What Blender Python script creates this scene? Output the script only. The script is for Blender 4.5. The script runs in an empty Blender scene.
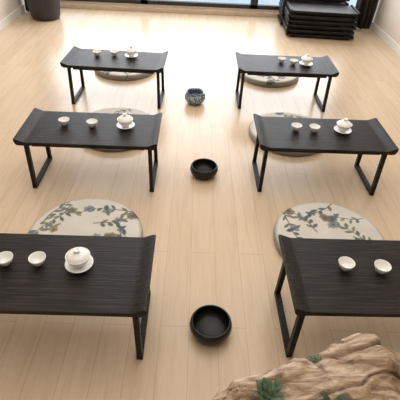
import bpy, bmesh, math, random
import numpy as np
from mathutils import Vector, Matrix, noise
from mathutils.bvhtree import BVHTree
random.seed(4); rng=np.random.RandomState(7)
S=bpy.context.scene
S.view_settings.view_transform='Standard'
COL=S.collection

# ---------- helpers ----------
def link(o): COL.objects.link(o); return o
def obj(name,me,loc=(0,0,0),rz=0.0,mat=None):
    o=bpy.data.objects.new(name,me); o.location=loc; o.rotation_euler=(0,0,rz)
    if mat is not None and not me.materials: me.materials.append(mat)
    return link(o)
def empty(name,loc=(0,0,0),rz=0.0):
    o=bpy.data.objects.new(name,None); o.location=loc; o.rotation_euler=(0,0,rz); o.empty_display_size=.05
    return link(o)
def mk(name): 
    m=bpy.data.materials.new(name); m.use_nodes=True; nt=m.node_tree
    return m,nt,nt.nodes['Principled BSDF']
def N(nt,t,**k):
    n=nt.nodes.new(t)
    for a,v in k.items(): setattr(n,a,v)
    return n
def ramp(nt,fac,stops):
    r=N(nt,'ShaderNodeValToRGB'); e=r.color_ramp.elements
    e[0].position=stops[0][0]; e[0].color=(*stops[0][1],1)
    e[1].position=stops[-1][0]; e[1].color=(*stops[-1][1],1)
    for p,c in stops[1:-1]:
        x=e.new(p); x.color=(*c,1)
    nt.links.new(fac,r.inputs[0]); return r
def coords(nt,scale=(1,1,1),rot=(0,0,0),kind='Object'):
    tc=N(nt,'ShaderNodeTexCoord'); mp=N(nt,'ShaderNodeMapping')
    mp.inputs['Scale'].default_value=scale; mp.inputs['Rotation'].default_value=rot
    nt.links.new(tc.outputs[kind],mp.inputs[0]); return mp.outputs[0]
def noise_t(nt,vec,scale,detail=4,rough=.55,dist=0):
    n=N(nt,'ShaderNodeTexNoise'); n.inputs['Scale'].default_value=scale; n.inputs['Detail'].default_value=detail
    n.inputs['Roughness'].default_value=rough; n.inputs['Distortion'].default_value=dist
    nt.links.new(vec,n.inputs['Vector']); return n.outputs[0]
def mul(nt,a,b,f=1):
    mx=N(nt,'ShaderNodeMix',data_type='RGBA',blend_type='MULTIPLY'); mx.inputs[0].default_value=f
    nt.links.new(a,mx.inputs[6]); nt.links.new(b,mx.inputs[7]); return mx.outputs[2]
def bump(nt,b,h,st,dist=.01):
    n=N(nt,'ShaderNodeBump'); n.inputs['Strength'].default_value=st; n.inputs['Distance'].default_value=dist
    nt.links.new(h,n.inputs['Height']); nt.links.new(n.outputs[0],b.inputs['Normal'])
def simple(name,c,rough=.5,var=.06,scale=8,metal=0,bumpst=0):
    m,nt,b=mk(name)
    v=coords(nt); f=noise_t(nt,v,scale)
    r=ramp(nt,f,[(.3,tuple(x*(1-var) for x in c)),(.7,tuple(min(1,x*(1+var)) for x in c))])
    nt.links.new(r.outputs[0],b.inputs['Base Color']); b.inputs['Roughness'].default_value=rough
    b.inputs['Metallic'].default_value=metal
    if bumpst: bump(nt,b,f,bumpst)
    return m
def box(bm,cx,cy,cz,sx,sy,sz,M=None):
    r=bmesh.ops.create_cube(bm,size=1.0)['verts']
    bmesh.ops.scale(bm,vec=(sx,sy,sz),verts=r); bmesh.ops.translate(bm,vec=(cx,cy,cz),verts=r)
    if M is not None: bmesh.ops.transform(bm,matrix=M,verts=r)
    return r
def boxobj(name,x0,x1,y0,y1,z0,z1,mat,bev=0):
    bm=bmesh.new(); box(bm,0,0,0,x1-x0,y1-y0,z1-z0)
    if bev: bmesh.ops.bevel(bm,geom=bm.edges[:],offset=bev,segments=2,affect='EDGES',profile=.6)
    me=bpy.data.meshes.new(name); bm.to_mesh(me); bm.free()
    return obj(name,me,((x0+x1)/2,(y0+y1)/2,(z0+z1)/2),0,mat)
def beam(bm,p,q,w,d):
    p=Vector(p);q=Vector(q)
    vs=[]
    for P in (p,q):
        for sx,sy in ((-1,-1),(1,-1),(1,1),(-1,1)):
            vs.append(bm.verts.new((P.x+sx*w/2,P.y+sy*d/2,P.z)))
    for i in range(4):
        bm.faces.new((vs[i],vs[(i+1)%4],vs[4+(i+1)%4],vs[4+i]))
    bm.faces.new((vs[3],vs[2],vs[1],vs[0])); bm.faces.new(vs[4:8])
def lathe(bm,prof,seg=48,off=(0,0,0)):
    rings=[]
    for r,z in prof:
        if r<1e-5: rings.append([bm.verts.new((off[0],off[1],z+off[2]))])
        else: rings.append([bm.verts.new((off[0]+r*math.cos(2*math.pi*i/seg),off[1]+r*math.sin(2*math.pi*i/seg),z+off[2])) for i in range(seg)])
    for a,b in zip(rings,rings[1:]):
        for i in range(seg):
            j=(i+1)%seg
            if len(a)==1 and len(b)==1: continue
            if len(a)==1: f=(a[0],b[i],b[j])
            elif len(b)==1: f=(a[i],a[j],b[0])
            else: f=(a[i],a[j],b[j],b[i])
            bm.faces.new(f).smooth=True
def fin(bm,name):
    bmesh.ops.recalc_face_normals(bm,faces=bm.faces[:])
    me=bpy.data.meshes.new(name); bm.to_mesh(me); bm.free()
    return me

# ---------- materials ----------
def floor_mat():
    m,nt,b=mk('maple_plank_floor')
    v=coords(nt,(1,1,1),(0,0,math.pi/2))
    br=N(nt,'ShaderNodeTexBrick'); br.offset=.37
    br.inputs['Color1'].default_value=(.590,.450,.315,1); br.inputs['Color2'].default_value=(.640,.498,.358,1)
    br.inputs['Mortar'].default_value=(.43,.315,.21,1)
    br.inputs['Scale'].default_value=1; br.inputs['Mortar Size'].default_value=.0012
    br.inputs['Mortar Smooth'].default_value=.3
    br.inputs['Brick Width'].default_value=1.22; br.inputs['Row Height'].default_value=.125
    nt.links.new(v,br.inputs['Vector'])
    g=noise_t(nt,coords(nt,(14,1.1,1)),2.2,6,.6,.6)
    r=ramp(nt,g,[(.3,(.90,.87,.83)),(.55,(1,1,1)),(.75,(.95,.93,.90))])
    g2=noise_t(nt,coords(nt,(60,2.2,1)),3,4,.6)
    r2=ramp(nt,g2,[(.35,(.96,.95,.935)),(.6,(1,1,1))])
    c=mul(nt,mul(nt,br.outputs[0],r.outputs[0]),r2.outputs[0])
    nt.links.new(c,b.inputs['Base Color'])
    b.inputs['Roughness'].default_value=.25
    b.inputs['Specular IOR Level'].default_value=.42
    return m
def table_mat():
    m,nt,b=mk('ebonized_wood')
    g=noise_t(nt,coords(nt,(2.2,70,40)),2.2,6,.62,.35)
    r=ramp(nt,g,[(.36,(.004,.0028,.0025)),(.5,(.010,.0072,.0062)),(.62,(.028,.020,.017)),(.78,(.060,.045,.038))])
    nt.links.new(r.outputs[0],b.inputs['Base Color'])
    rr=ramp(nt,g,[(.3,(.40,)*3),(.7,(.56,)*3)])
    nt.links.new(rr.outputs[0],b.inputs['Roughness'])
    b.inputs['Specular IOR Level'].default_value=.22
    bump(nt,b,g,.6,.004)
    return m
def cushion_mat():
    m,nt,b=mk('floral_linen')
    a=N(nt,'ShaderNodeVertexColor'); a.layer_name='Col'
    w=noise_t(nt,coords(nt,(1,1,1)),260,2)
    r=ramp(nt,w,[(.3,(.92,.92,.92)),(.7,(1,1,1))])
    nt.links.new(mul(nt,a.outputs[0],r.outputs[0]),b.inputs['Base Color']); b.inputs['Roughness'].default_value=.85
    bump(nt,b,w,.15,.002)
    return m
def porcelain_mat():
    m,nt,b=mk('white_porcelain')
    v=noise_t(nt,coords(nt),6)
    r=ramp(nt,v,[(.3,(.84,.83,.80)),(.7,(.88,.87,.84))])
    nt.links.new(r.outputs[0],b.inputs['Base Color']); b.inputs['Roughness'].default_value=.15
    b.inputs['Coat Weight'].default_value=.3
    return m
def bluewhite_mat():
    m,nt,b=mk('blue_white_glaze')
    v=noise_t(nt,coords(nt,(1,1,1.3)),30,3,.5,1.2)
    r=ramp(nt,v,[(.42,(.36,.40,.44)),(.48,(.05,.08,.15)),(.56,(.06,.10,.18)),(.60,(.42,.46,.50))])
    nt.links.new(r.outputs[0],b.inputs['Base Color']); b.inputs['Roughness'].default_value=.2
    return m
def blackbowl_mat():
    m,nt,b=mk('black_stoneware')
    v=noise_t(nt,coords(nt),40,4)
    r=ramp(nt,v,[(.3,(.004,.004,.004)),(.7,(.012,.011,.010))])
    nt.links.new(r.outputs[0],b.inputs['Base Color']); b.inputs['Roughness'].default_value=.38
    b.inputs['Specular IOR Level'].default_value=.35
    bump(nt,b,v,.12,.003)
    return m
def root_mat():
    m,nt,b=mk('weathered_root_wood')
    g=noise_t(nt,coords(nt,(3,16,14),(0,0,-.38)),2.4,8,.66,.8)
    r=ramp(nt,g,[(.30,(.10,.055,.030)),(.40,(.27,.170,.100)),(.50,(.42,.295,.19)),(.62,(.60,.47,.345)),(.82,(.40,.28,.18))])
    k=noise_t(nt,coords(nt),6.5,5,.6,.6)
    rk=ramp(nt,k,[(.38,(.22,.14,.10)),(.46,(.85,.80,.76)),(.6,(1,1,1))])
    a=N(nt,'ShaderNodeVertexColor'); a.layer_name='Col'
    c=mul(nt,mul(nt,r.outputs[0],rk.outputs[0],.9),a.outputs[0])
    nt.links.new(c,b.inputs['Base Color']); b.inputs['Roughness'].default_value=.38
    bump(nt,b,g,.9,.010)
    return m
M_floor=floor_mat(); M_tab=table_mat(); M_cush=cushion_mat(); M_por=porcelain_mat()
M_bw=bluewhite_mat(); M_blk=blackbowl_mat(); M_root=root_mat()
M_wall=simple('warm_plaster',(.62,.55,.47),.8,.03,3)
M_trimw=simple('white_trim_paint',(.72,.68,.62),.45,.02,5)
M_sill=simple('pale_wood_sill',(.58,.46,.34),.4,.08,9)
M_frame=simple('dark_aluminium',(.03,.03,.035),.35,.1,12,.3)
M_curt=simple('brown_curtain_cloth',(.035,.022,.018),.85,.25,14,0,.2)
M_curt2=simple('grey_curtain_cloth',(.045,.04,.04),.85,.25,14,0,.2)
M_pot=simple('dark_ceramic',(.022,.020,.020),.45,.3,10)
M_out=simple('balcony_tile',(.50,.58,.64),.5,.05,2)
M_ceil=simple('ceiling_paint',(.8,.76,.70),.8,.02,3)
M_moss=simple('moss',(.16,.18,.12),.9,.5,60,0,.6)
M_leaf=simple('leaf_green',(.050,.095,.040),.45,.4,25)

# ---------- room ----------
XL,XR,YB,YF,ZC=-2.3,2.32,6.2,-1.6,2.75
boxobj('floor',XL-.1,XR+.1,YF-.1,YB+.1,-.05,0,M_floor)
boxobj('ceiling',XL-.1,XR+.1,YF-.1,YB+.1,ZC,ZC+.05,M_ceil)
boxobj('wall_left',XL-.1,XL,YF,YB+.1,0,ZC,M_wall)
boxobj('wall_right',XR,XR+.1,YF,YB+.1,0,ZC,M_wall)
boxobj('wall_front',XL-.1,XR+.1,YF-.1,YF,0,ZC,M_wall)
boxobj('wall_back',XL,XR,YB,YB+.1,0,.07,M_sill)
boxobj('baseboard_left',XL,XL+.018,YF,YB,0,.09,M_trimw,.003)
boxobj('baseboard_right',XR-.018,XR,YF,YB,0,.09,M_trimw,.003)
boxobj('trim_1',XL,XR,YB-.09,YB,0,.05,M_sill,.004)
def window(name,x0,x1):
    e=empty(name,((x0+x1)/2,YB+.05,1.35))
    w=x1-x0
    bm=bmesh.new(); z0,z1=.07-1.35,2.6-1.35
    box(bm,0,0,z0+.025,w,.07,.05); box(bm,0,0,z1-.03,w,.07,.06)
    box(bm,-w/2+.025,0,(z0+z1)/2,.05,.07,z1-z0); box(bm,w/2-.025,0,(z0+z1)/2,.05,.07,z1-z0)
    me=fin(bm,'frame'); o=obj('frame',me,(0,0,0),0,M_frame); o.parent=e
    m=bpy.data.materials.get('window_glass')
    if not m:
        m,nt,b=mk('window_glass'); b.inputs['Transmission Weight'].default_value=1; b.inputs['Roughness'].default_value=0
        b.inputs['IOR'].default_value=1.05; b.inputs['Base Color'].default_value=(.93,.97,1,1)
    bm=bmesh.new(); box(bm,0,0,(z0+z1)/2,w-.1,.008,z1-z0-.12); o=obj('glass',fin(bm,'glass'),(0,0,0),0,m); o.parent=e
xs=[XL,-.75,.78,XR]
for i in range(3): window('window_%d'%(i+1),xs[i],xs[i+1])
boxobj('wall_back_lintel',XL,XR,YB,YB+.1,2.6,ZC,M_wall)
boxobj('balcony_floor',XL-.5,XR+.5,YB+.1,YB+1.9,-.05,.0,M_out)

def curtain(name,x0,x1,y,mat,amp=.05,waves=7,z0=.02,z1=2.55,ph=0):
    bm=bmesh.new(); nx,nz=waves*14,10; g=[]
    for j in range(nz+1):
        row=[]
        for i in range(nx+1):
            t=i/nx; a=amp*(1+.25*math.sin(3*t*6.28+j*.2))
            yy=a*math.sin(t*waves*2*math.pi+ph)+.012*math.sin(j*1.3+t*9)
            row.append(bm.verts.new(((x0-x1)/2+(x1-x0)*t+.010*math.sin(j+t*20),yy,z0+(z1-z0)*j/nz)))
        g.append(row)
    for j in range(nz):
        for i in range(nx):
            bm.faces.new((g[j][i],g[j][i+1],g[j+1][i+1],g[j+1][i])).smooth=True
    me=fin(bm,name); o=obj(name,me,((x0+x1)/2,y,0),0,mat)
    md=o.modifiers.new('s','SOLIDIFY'); md.thickness=.006
    return o
curtain('curtain',XL+.05,-2.10,5.80,M_curt2,.05,3)
curtain('curtain.001',2.03,XR-.04,5.72,M_curt,.06,4,ph=1)

bm=bmesh.new()
lathe(bm,[(0,0),(.15,0),(.165,.008),(.178,.04),(.19,.12),(.195,.22),(.19,.32),(.165,.40),(.14,.44),(.145,.46),(.15,.465),(.138,.465),(.13,.44),(.15,.39),(.175,.31),(.18,.2),(.15,.05),(0,.04)],56)
obj('floor_vase',fin(bm,'floor_vase'),(-1.93,5.60,0),0,M_pot)

# ---------- tables ----------
TL,TD,TZ=.80,.387,.339
def table_mesh():
    bm=bmesh.new()
    top=[]
    n=14
    for i in range(n+1):
        t=i/n; x=.335+.065*t
        top.append((x,TZ+.019*(t*t*(3-2*t))))
    bot=[(.400,TZ+.006),(.396,TZ-.010),(.386,TZ-.020),(.37,TZ-.022),(.33,TZ-.020)]
    prof=[(-x,z) for x,z in reversed(top)]+ top + bot + [(-x,z) for x,z in reversed(bot)]
    a=[bm.verts.new((x,-TD/2,z)) for x,z in prof]; b=[bm.verts.new((x,TD/2,z)) for x,z in prof]
    k=len(prof)
    for i in range(k):
        bm.faces.new((a[i],a[(i+1)%k],b[(i+1)%k],b[i]))
    bm.faces.new(a); bm.faces.new(b[::-1])
    for s in (-1,1): box(bm,0,s*(TD/2-.045),TZ-.033,.64,.016,.028)
    for s in (-1,1):
        xt,xb=s*.352,s*.356
        for q in (-1,1):
            beam(bm,(xb,q*(TD/2-.034),0.018),(xt,q*(TD/2-.045),TZ-.02),.022,.026)
        box(bm,xb,0,.011,.026,TD-.05,.022)
        box(bm,xt,0,TZ-.033,.024,TD-.07,.026)
        for q in (-1,1):
            y0=q*(TD/2-.05); zt=TZ-.045
            pts=[(y0,zt),(y0-q*.07,zt)]
            for i in range(1,7):
                t=i/7*math.pi/2
                pts.append((y0-q*(.07-.07*math.sin(t)) ,zt-.07+.07*math.cos(t)))
            pts.append((y0,zt-.07))
            va=[bm.verts.new((s*.353-.006,y,z)) for y,z in pts]; vb=[bm.verts.new((s*.353+.006,y,z)) for y,z in pts]
            m=len(pts)
            for i in range(m): bm.faces.new((va[i],va[(i+1)%m],vb[(i+1)%m],vb[i]))
            bm.faces.new(va);bm.faces.new(vb[::-1])
    return fin(bm,'tea_table')
TM=table_mesh()
tables=[(-.542,1.084,.004),(.783,1.118,.013),(-.601,2.201,.005),(.782,2.246,.008),(-.644,3.348,-.032),(.736,3.398,.002)]
for x,y,a in tables:
    o=obj('low_tea_table',TM,(x,y,0),a,M_tab)
    md=o.modifiers.new('b','BEVEL'); md.width=.0025; md.segments=2; md.limit_method='ANGLE'; md.angle_limit=math.radians(40)

# ---------- cushions ----------
def srgb(r,g,b): 
    return np.array([((c/255+.055)/1.055)**2.4 for c in (r,g,b)])
def paint(P):
    n=len(P); C=np.tile(srgb(204,199,190),(n,1))
    C*= (1+.03*np.sin(P[:,0]*31+2*np.sin(P[:,1]*17)))[:,None]
    def blend(mask,c):
        m=np.clip(mask,0,1)[:,None]; C[:]=C*(1-m)+c*m
    leafc=[srgb(98,110,104),srgb(78,92,84),srgb(124,128,106),srgb(74,86,96),srgb(104,108,82)]
    flc=[srgb(150,124,84),srgb(124,112,98),srgb(108,116,130),srgb(94,104,120),srgb(130,136,142)]
    def leaf(cx,cy,a,L,Wd,c):
        dx=P[:,0]-cx; dy=P[:,1]-cy
        u=(dx*math.cos(a)+dy*math.sin(a))/L; v=(-dx*math.sin(a)+dy*math.cos(a))/Wd
        w=np.where((u>0)&(u<1),np.sin(np.clip(u,0,1)*math.pi)**.8,0)
        e=(w-np.abs(v))
        blend(np.clip(e*5,0,1)*(u>0)*(u<1)*.92,c)
        blend(np.clip(1-np.abs(v)*9,0,1)*(u>0)*(u<.95)*.5,c*.45)
    def stroke(x0,y0,x1,y1,w,c):
        d=np.array([x1-x0,y1-y0]);L2=d@d
        t=np.clip(((P[:,0]-x0)*d[0]+(P[:,1]-y0)*d[1])/L2,0,1)
        q=np.hypot(P[:,0]-x0-t*d[0],P[:,1]-y0-t*d[1])
        blend(np.clip((w-q)/w*2.2,0,1)*.9,c)
    def flower(cx,cy,R,c):
        dx=P[:,0]-cx;dy=P[:,1]-cy;r=np.hypot(dx,dy)/R;th=np.arctan2(dy,dx)
        edge=.72+.28*np.abs(np.cos(2.5*th+cx*9))
        m=np.clip((edge-r)*7,0,1)
        col=c*(.55+.6*np.clip(r,0,1))[:,None]
        mm=(m*.95)[:,None]; C[:]=C*(1-mm)+col*mm
        blend(np.clip((.22-r)*12,0,1),srgb(92,70,52))
        blend(np.clip((np.abs(edge-r)<.06)*1.,0,1)*(r<1.1)*.4,c*.45)
    br=srgb(88,78,68)
    for (bx,by,a,nseg) in [(-.26,-.16,.5,9),(.22,-.24,2.0,8),(-.05,.24,-2.6,8),(.28,.10,2.7,7),(-.22,.12,.9,6),(.02,-.27,1.4,6),(.05,.05,-.4,6)]:
        x,y=bx,by
        for i in range(nseg):
            st=.037; a+=rng.uniform(-.35,.35)
            x1=x+st*math.cos(a);y1=y+st*math.sin(a)
            stroke(x,y,x1,y1,.0046-.0002*i,br)
            for s in (-1,1):
                if rng.rand()<.7:
                    leaf(x1,y1,a+s*rng.uniform(.5,1.1),rng.uniform(.036,.058),rng.uniform(.009,.014),leafc[rng.randint(5)])
            x,y=x1,y1
        flower(x,y,rng.uniform(.024,.036),flc[rng.randint(5)])
    for (fx,fy) in [(-.12,-.10),(.13,.14),(-.17,.07),(.10,-.12),(.2,-.03),(-.04,.17)]:
        flower(fx+rng.uniform(-.02,.02),fy+rng.uniform(-.02,.02),rng.uniform(.022,.034),flc[rng.randint(5)])
        for k in range(3): leaf(fx,fy,rng.uniform(0,6.28),rng.uniform(.045,.06),.012,leafc[rng.randint(5)])
    return np.clip(C,0,1)
def cushion_mesh():
    n=220; R=.30
    a,b=np.meshgrid(np.linspace(-1,1,n),np.linspace(-1,1,n),indexing='xy')
    a=a.ravel();b=b.ravel()
    big=np.abs(a)>np.abs(b)
    r=np.where(big,a,b)
    ph=np.where(big,math.pi/4*(b/np.where(a==0,1,a)),math.pi/2-math.pi/4*(a/np.where(b==0,1,b)))
    x=r*np.cos(ph);y=r*np.sin(ph); s=np.hypot(x,y); th=np.arctan2(y,x)
    k=.84; hh=.027
    m=s>=k
    z=2*hh+.010*np.clip(1-(s/k)**2,0,1)**.7
    t=np.clip((s-k)/(1-k),0,1)*math.pi
    rad=np.where(m,R-.022+.022*np.sin(t)**.6,s/k*(R-.022))
    z=np.where(m,hh+hh*np.cos(t),z)
    z=z+np.where(s<k,.0022*np.sin(th*5+s*6)*s,0)
    X=rad*np.cos(th);Y=rad*np.sin(th)
    pr=np.where(m,(R-.022)+(s-k)/(1-k)*.06,rad)
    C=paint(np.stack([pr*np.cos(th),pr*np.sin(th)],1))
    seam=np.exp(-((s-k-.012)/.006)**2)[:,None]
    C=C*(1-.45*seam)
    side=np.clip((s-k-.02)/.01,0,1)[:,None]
    C=C*(1-side*.5)  # backlit shade of the cushion's side painted into its colour
    V=np.stack([X,Y,np.maximum(z,0)],1)
    idx=np.arange(n*n).reshape(n,n)
    F=np.stack([idx[:-1,:-1].ravel(),idx[:-1,1:].ravel(),idx[1:,1:].ravel(),idx[1:,:-1].ravel()],1).tolist()
    bl=list(idx[0,:])+list(idx[1:,-1])+list(idx[-1,-2::-1])+list(idx[-2:0:-1,0])
    F.append([int(i) for i in bl[::-1]])
    me=bpy.data.meshes.new('zafu'); me.from_pydata(V.tolist(),[],F); me.update()
    ca=me.color_attributes.new('Col','FLOAT_COLOR','POINT')
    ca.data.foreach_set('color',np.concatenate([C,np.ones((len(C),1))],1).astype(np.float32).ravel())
    me.polygons.foreach_set('use_smooth',[True]*len(me.polygons)); me.update()
    return me
CM=cushion_mesh()
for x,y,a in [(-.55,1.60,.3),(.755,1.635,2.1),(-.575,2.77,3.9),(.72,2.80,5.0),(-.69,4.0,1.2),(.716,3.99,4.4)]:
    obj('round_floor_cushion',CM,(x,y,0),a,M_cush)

# ---------- tea ware ----------
bm=bmesh.new()
lathe(bm,[(0,.003),(.014,.003),(.0145,0),(.017,0),(.0175,.005),(.024,.010),(.031,.022),(.0345,.036),(.0355,.040),(.0345,.0405),(.0325,.036),(.029,.024),(.022,.012),(.012,.008),(0,.007)],40)
bmesh.ops.scale(bm,vec=(.92,.92,.88),verts=bm.verts[:])
CUP=fin(bm,'teacup')
bm=bmesh.new()
lathe(bm,[(0,.003),(.025,.003),(.026,0),(.029,0),(.030,.004),(.045,.008),(.056,.015),(.058,.017),(.056,.0185),(.044,.012),(.030,.008),(0,.007)],48)
lathe(bm,[(0,.008),(.020,.008),(.021,.012),(.030,.020),(.041,.036),(.047,.052),(.050,.060),(.0485,.0605),(.045,.053),(.039,.038),(.028,.024),(0,.016)],48)
lathe(bm,[(.046,.056),(.0455,.060),(.040,.068),(.030,.0755),(.018,.080),(.012,.082),(.0105,.086),(.014,.093),(.0145,.096),(.012,.098),(.009,.095),(0,.092)],48)
lathe(bm,[(0,.078),(.018,.077),(.040,.064),(.046,.056)],48)
bmesh.ops.scale(bm,vec=(.94,.94,.9),verts=bm.verts[:])
GAI=fin(bm,'gaiwan')
zt=TZ+.0005
for x,y in [(-.709,1.107),(-.585,1.112),(.626,1.139),(.767,1.129),(-.772,2.227),(-.604,2.216),(.628,2.27),(.738,2.264),(-.81,3.40),(-.674,3.42),(.71,3.426),(.804,3.393)]:
    obj('teacup',CUP,(x,y,zt),random.random()*6,M_por)
for x,y in [(-.426,1.11),(-.408,2.227),(.917,2.275),(-.532,3.405),(.908,3.39)]:
    obj('gaiwan',GAI,(x,y,zt),random.random()*6,M_por)

bm=bmesh.new()
lathe(bm,[(0,.004),(.055,.004),(.056,0),(.062,0),(.066,.006),(.083,.025),(.091,.048),(.088,.066),(.084,.074),(.080,.0765),(.076,.073),(.080,.062),(.083,.046),(.075,.026),(.058,.012),(0,.009)],64)
BW=fin(bm,'slop_bowl')
obj('slop_bowl',BW,(.103,1.060,0),0,M_blk); obj('slop_bowl.001',BW,(.077,2.240,0),1,M_blk)
bm=bmesh.new()
lathe(bm,[(0,.004),(.045,.004),(.046,0),(.053,0),(.056,.008),(.075,.022),(.088,.045),(.089,.066),(.080,.084),(.070,.090),(.072,.098),(.078,.103),(.074,.104),(.066,.097),(.064,.090),(.075,.080),(.083,.064),(.082,.046),(.07,.026),(.05,.014),(0,.011)],64)
obj('blue_white_water_jar',fin(bm,'water_jar'),(.002,3.31,0),0,M_bw)

# ---------- stack of folded tables ----------
def folded(bm,cx,cy,cz,a,w=.82,d=.40):
    M=Matrix.Translation((cx,cy,cz))@Matrix.Rotation(a,4,'Z')
    box(bm,0,0,.034,w,d,.018,M)
    for s in (-1,1):
        box(bm,s*(w/2-.012),0,.044,.024,d,.022,M)
        box(bm,s*(w/2-.06),0,.020,.026,d-.04,.020,M)
        box(bm,s*(w/2-.20),0,.012,.026,d-.06,.020,M)
    for q in (-1,1): box(bm,0,q*(d/2-.04),.010,w-.12,.024,.018,M)
bm=bmesh.new()
for i in range(6): folded(bm,random.uniform(-.012,.012),random.uniform(-.015,.015),i*.054,random.uniform(-.02,.02))
for i in range(8): folded(bm,-.02+random.uniform(-.012,.012),.45+random.uniform(-.01,.01),i*.054,random.uniform(-.015,.015))
o=obj('stack_of_folded_tables',fin(bm,'stack'),(1.50,5.40,0),-.05,M_tab)
md=o.modifiers.new('b','BEVEL'); md.width=.002; md.segments=1

# ---------- root-carved wood in the foreground ----------
bm=bmesh.new()
def blob(c,r,rz=0,ry=0):
    v=bmesh.ops.create_icosphere(bm,subdivisions=4,radius=1)['verts']
    M=Matrix.Translation(c)@Matrix.Rotation(rz,4,'Z')@Matrix.Rotation(ry,4,'Y')@Matrix.Diagonal((*r,1))
    bmesh.ops.transform(bm,matrix=M,verts=v)
for c,r,rz,ry in [((.29,.570,.31),(.43,.12,.085),.36,-.04),((.57,.725,.34),(.12,.09,.085),.3,0),((.45,.60,.33),(.20,.14,.08),.5,0),
    ((.78,.50,.17),(.17,.22,.14),.3,0),((.45,.28,.22),(.42,.30,.15),0,0),((.68,.68,.12),(.09,.07,.13),0,0),((.20,.50,.12),(.12,.10,.14),0,0),
    ((.45,.62,.12),(.12,.09,.14),.6,0),((.85,.3,.1),(.22,.22,.12),0,0),((.3,.1,.1),(.3,.2,.12),0,0),((.03,.46,.29),(.19,.12,.08),.6,0),
    ((.26,.635,.355),(.16,.05,.045),.45,-.1),((.62,.56,.33),(.05,.18,.06),.25,0)]:
    blob(c,r,rz,ry)
tmp=obj('tmp_root',fin(bm,'root'))
md=tmp.modifiers.new('r','REMESH'); md.mode='VOXEL'; md.voxel_size=.006; md.use_smooth_shade=True
md=tmp.modifiers.new('s','SMOOTH'); md.iterations=10
dg=bpy.context.evaluated_depsgraph_get()
me=bpy.data.meshes.new_from_object(tmp.evaluated_get(dg)); me.name='tree_root'
bpy.data.objects.remove(tmp)
nv=len(me.vertices); cols=np.ones((nv,4),np.float32)
ca_,sa_=math.cos(.38),math.sin(.38)
newco=[]
for i,v in enumerate(me.vertices):
    p=v.co; q=Vector((p.x*ca_+p.y*sa_,-p.x*sa_+p.y*ca_,p.z))
    big=noise.noise(p*7.0)*.034+noise.noise(p*16)*.012+noise.noise(p*38)*.003
    wv=noise.noise(p*6)
    s=1-abs(noise.noise(Vector((q.x*4,q.y*17+2.2*wv,q.z*15))))*2
    s2=1-abs(noise.noise(Vector((q.x*8+4,q.y*50+3*wv,q.z*45))))*2
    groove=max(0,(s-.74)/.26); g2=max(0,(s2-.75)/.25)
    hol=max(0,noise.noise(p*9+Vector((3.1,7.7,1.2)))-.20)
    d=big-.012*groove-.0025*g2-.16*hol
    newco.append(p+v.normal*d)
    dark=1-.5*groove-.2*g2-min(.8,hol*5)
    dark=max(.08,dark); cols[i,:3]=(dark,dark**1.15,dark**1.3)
for v,c in zip(me.vertices,newco): v.co=(c.x,c.y,max(c.z,0))
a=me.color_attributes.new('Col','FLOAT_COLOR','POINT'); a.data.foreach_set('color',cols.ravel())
me.update()
me.materials.clear()
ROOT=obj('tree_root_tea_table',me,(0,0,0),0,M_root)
bvh=BVHTree.FromPolygons([v.co.copy() for v in me.vertices],[list(p.vertices) for p in me.polygons])
def surf(x,y):
    h=bvh.ray_cast(Vector((x,y,1)),Vector((0,0,-1))); return h[0].z if h[0] else .35

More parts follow.
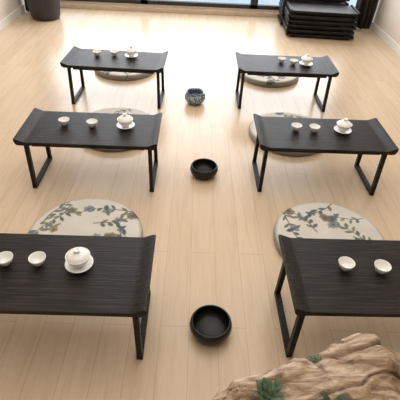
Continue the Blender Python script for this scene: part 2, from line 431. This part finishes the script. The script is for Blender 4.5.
def moss(name,x,y,r,mat,n=200):
    bm=bmesh.new(); z=surf(x,y)
    for i in range(n):
        a=random.uniform(0,6.28); q=r*math.sqrt(random.random()); h=.014*(1-(q/r)**2)
        px,py=q*math.cos(a),q*math.sin(a); zz=surf(x+px,y+py)-z
        M=Matrix.Translation((px,py,zz+h*random.uniform(0,1)))@Matrix.Rotation(random.uniform(0,6),4,(random.random(),random.random(),1))@Matrix.Diagonal((.005,.0035,.004,1))
        bmesh.ops.create_icosphere(bm,subdivisions=1,radius=1,matrix=M)
    return obj(name,fin(bm,name),(x,y,z),0,mat)
moss('moss_clump',.405,.720,.02,M_moss).parent=ROOT
def plant(name,x,y,n,L,mat,spread=.03):
    bm=bmesh.new(); z=max(surf(x+spread*math.cos(k),y+spread*math.sin(k)) for k in range(7))
    for i in range(n):
        a=random.uniform(0,6.28); q=spread*random.random(); el=random.uniform(.35,1.3); l=L*random.uniform(.6,1.1); w=l*.24
        base=Vector((q*math.cos(a),q*math.sin(a),0))
        rows=[]
        for j in range(7):
            t=j/6; ww=w*math.sin(math.pi*min(.98,t*.9+.08))
            c=base+Vector((math.cos(a)*l*t*math.cos(el*.5),math.sin(a)*l*t*math.cos(el*.5),l*(math.sin(el)*t-.34*t*t)+.001))
            side=Vector((-math.sin(a),math.cos(a),0))
            rows.append([bm.verts.new(c-side*ww+Vector((0,0,.15*ww))),bm.verts.new(c),bm.verts.new(c+side*ww+Vector((0,0,.15*ww)))])
        for r0,r1 in zip(rows,rows[1:]):
            for k in (0,1): bm.faces.new((r0[k],r0[k+1],r1[k+1],r1[k])).smooth=True
    return obj(name,fin(bm,name),(x,y,z),0,mat)
plant('leafy_plant',.25,.580,46,.034,M_leaf,.030)
plant('leafy_plant.001',.42,.555,20,.038,M_leaf,.02)

# ---------- lights ----------
def area(name,loc,rot,sx,sy,p,c):
    l=bpy.data.lights.new(name,'AREA'); l.shape='RECTANGLE'; l.size=sx; l.size_y=sy; l.energy=p; l.color=c
    o=bpy.data.objects.new(name,l); o.location=loc; o.rotation_euler=rot; return link(o)
area('window_daylight',(0,6.1,1.45),(math.radians(-90),0,0),4.2,2.2,122,(.97,.98,1))
area('ceiling_fill_light',(0,2.0,2.72),(0,0,0),2.8,4.2,66,(1,.96,.90))  # unseen fill lamp, added under the ceiling to brighten the room
w=bpy.data.worlds.new('sky'); S.world=w; w.use_nodes=True
bg=w.node_tree.nodes['Background']; bg.inputs[0].default_value=(.80,.90,1,1); bg.inputs[1].default_value=1.7

# ---------- camera ----------
R=Vector((.9991,.0054,.0411)); F=Vector((.0214,.7826,-.6222)).normalized()
R=(R-F*R.dot(F)).normalized(); U=R.cross(F)
cd=bpy.data.cameras.new('camera'); cam=bpy.data.objects.new('camera',cd); link(cam)
mw=Matrix((( R.x,U.x,-F.x,0),(R.y,U.y,-F.y,0),(R.z,U.z,-F.z,1.569),(0,0,0,1)))
cam.matrix_world=mw; cd.sensor_width=36; cd.lens=415.64*36/400; cd.clip_start=.02
S.camera=cam
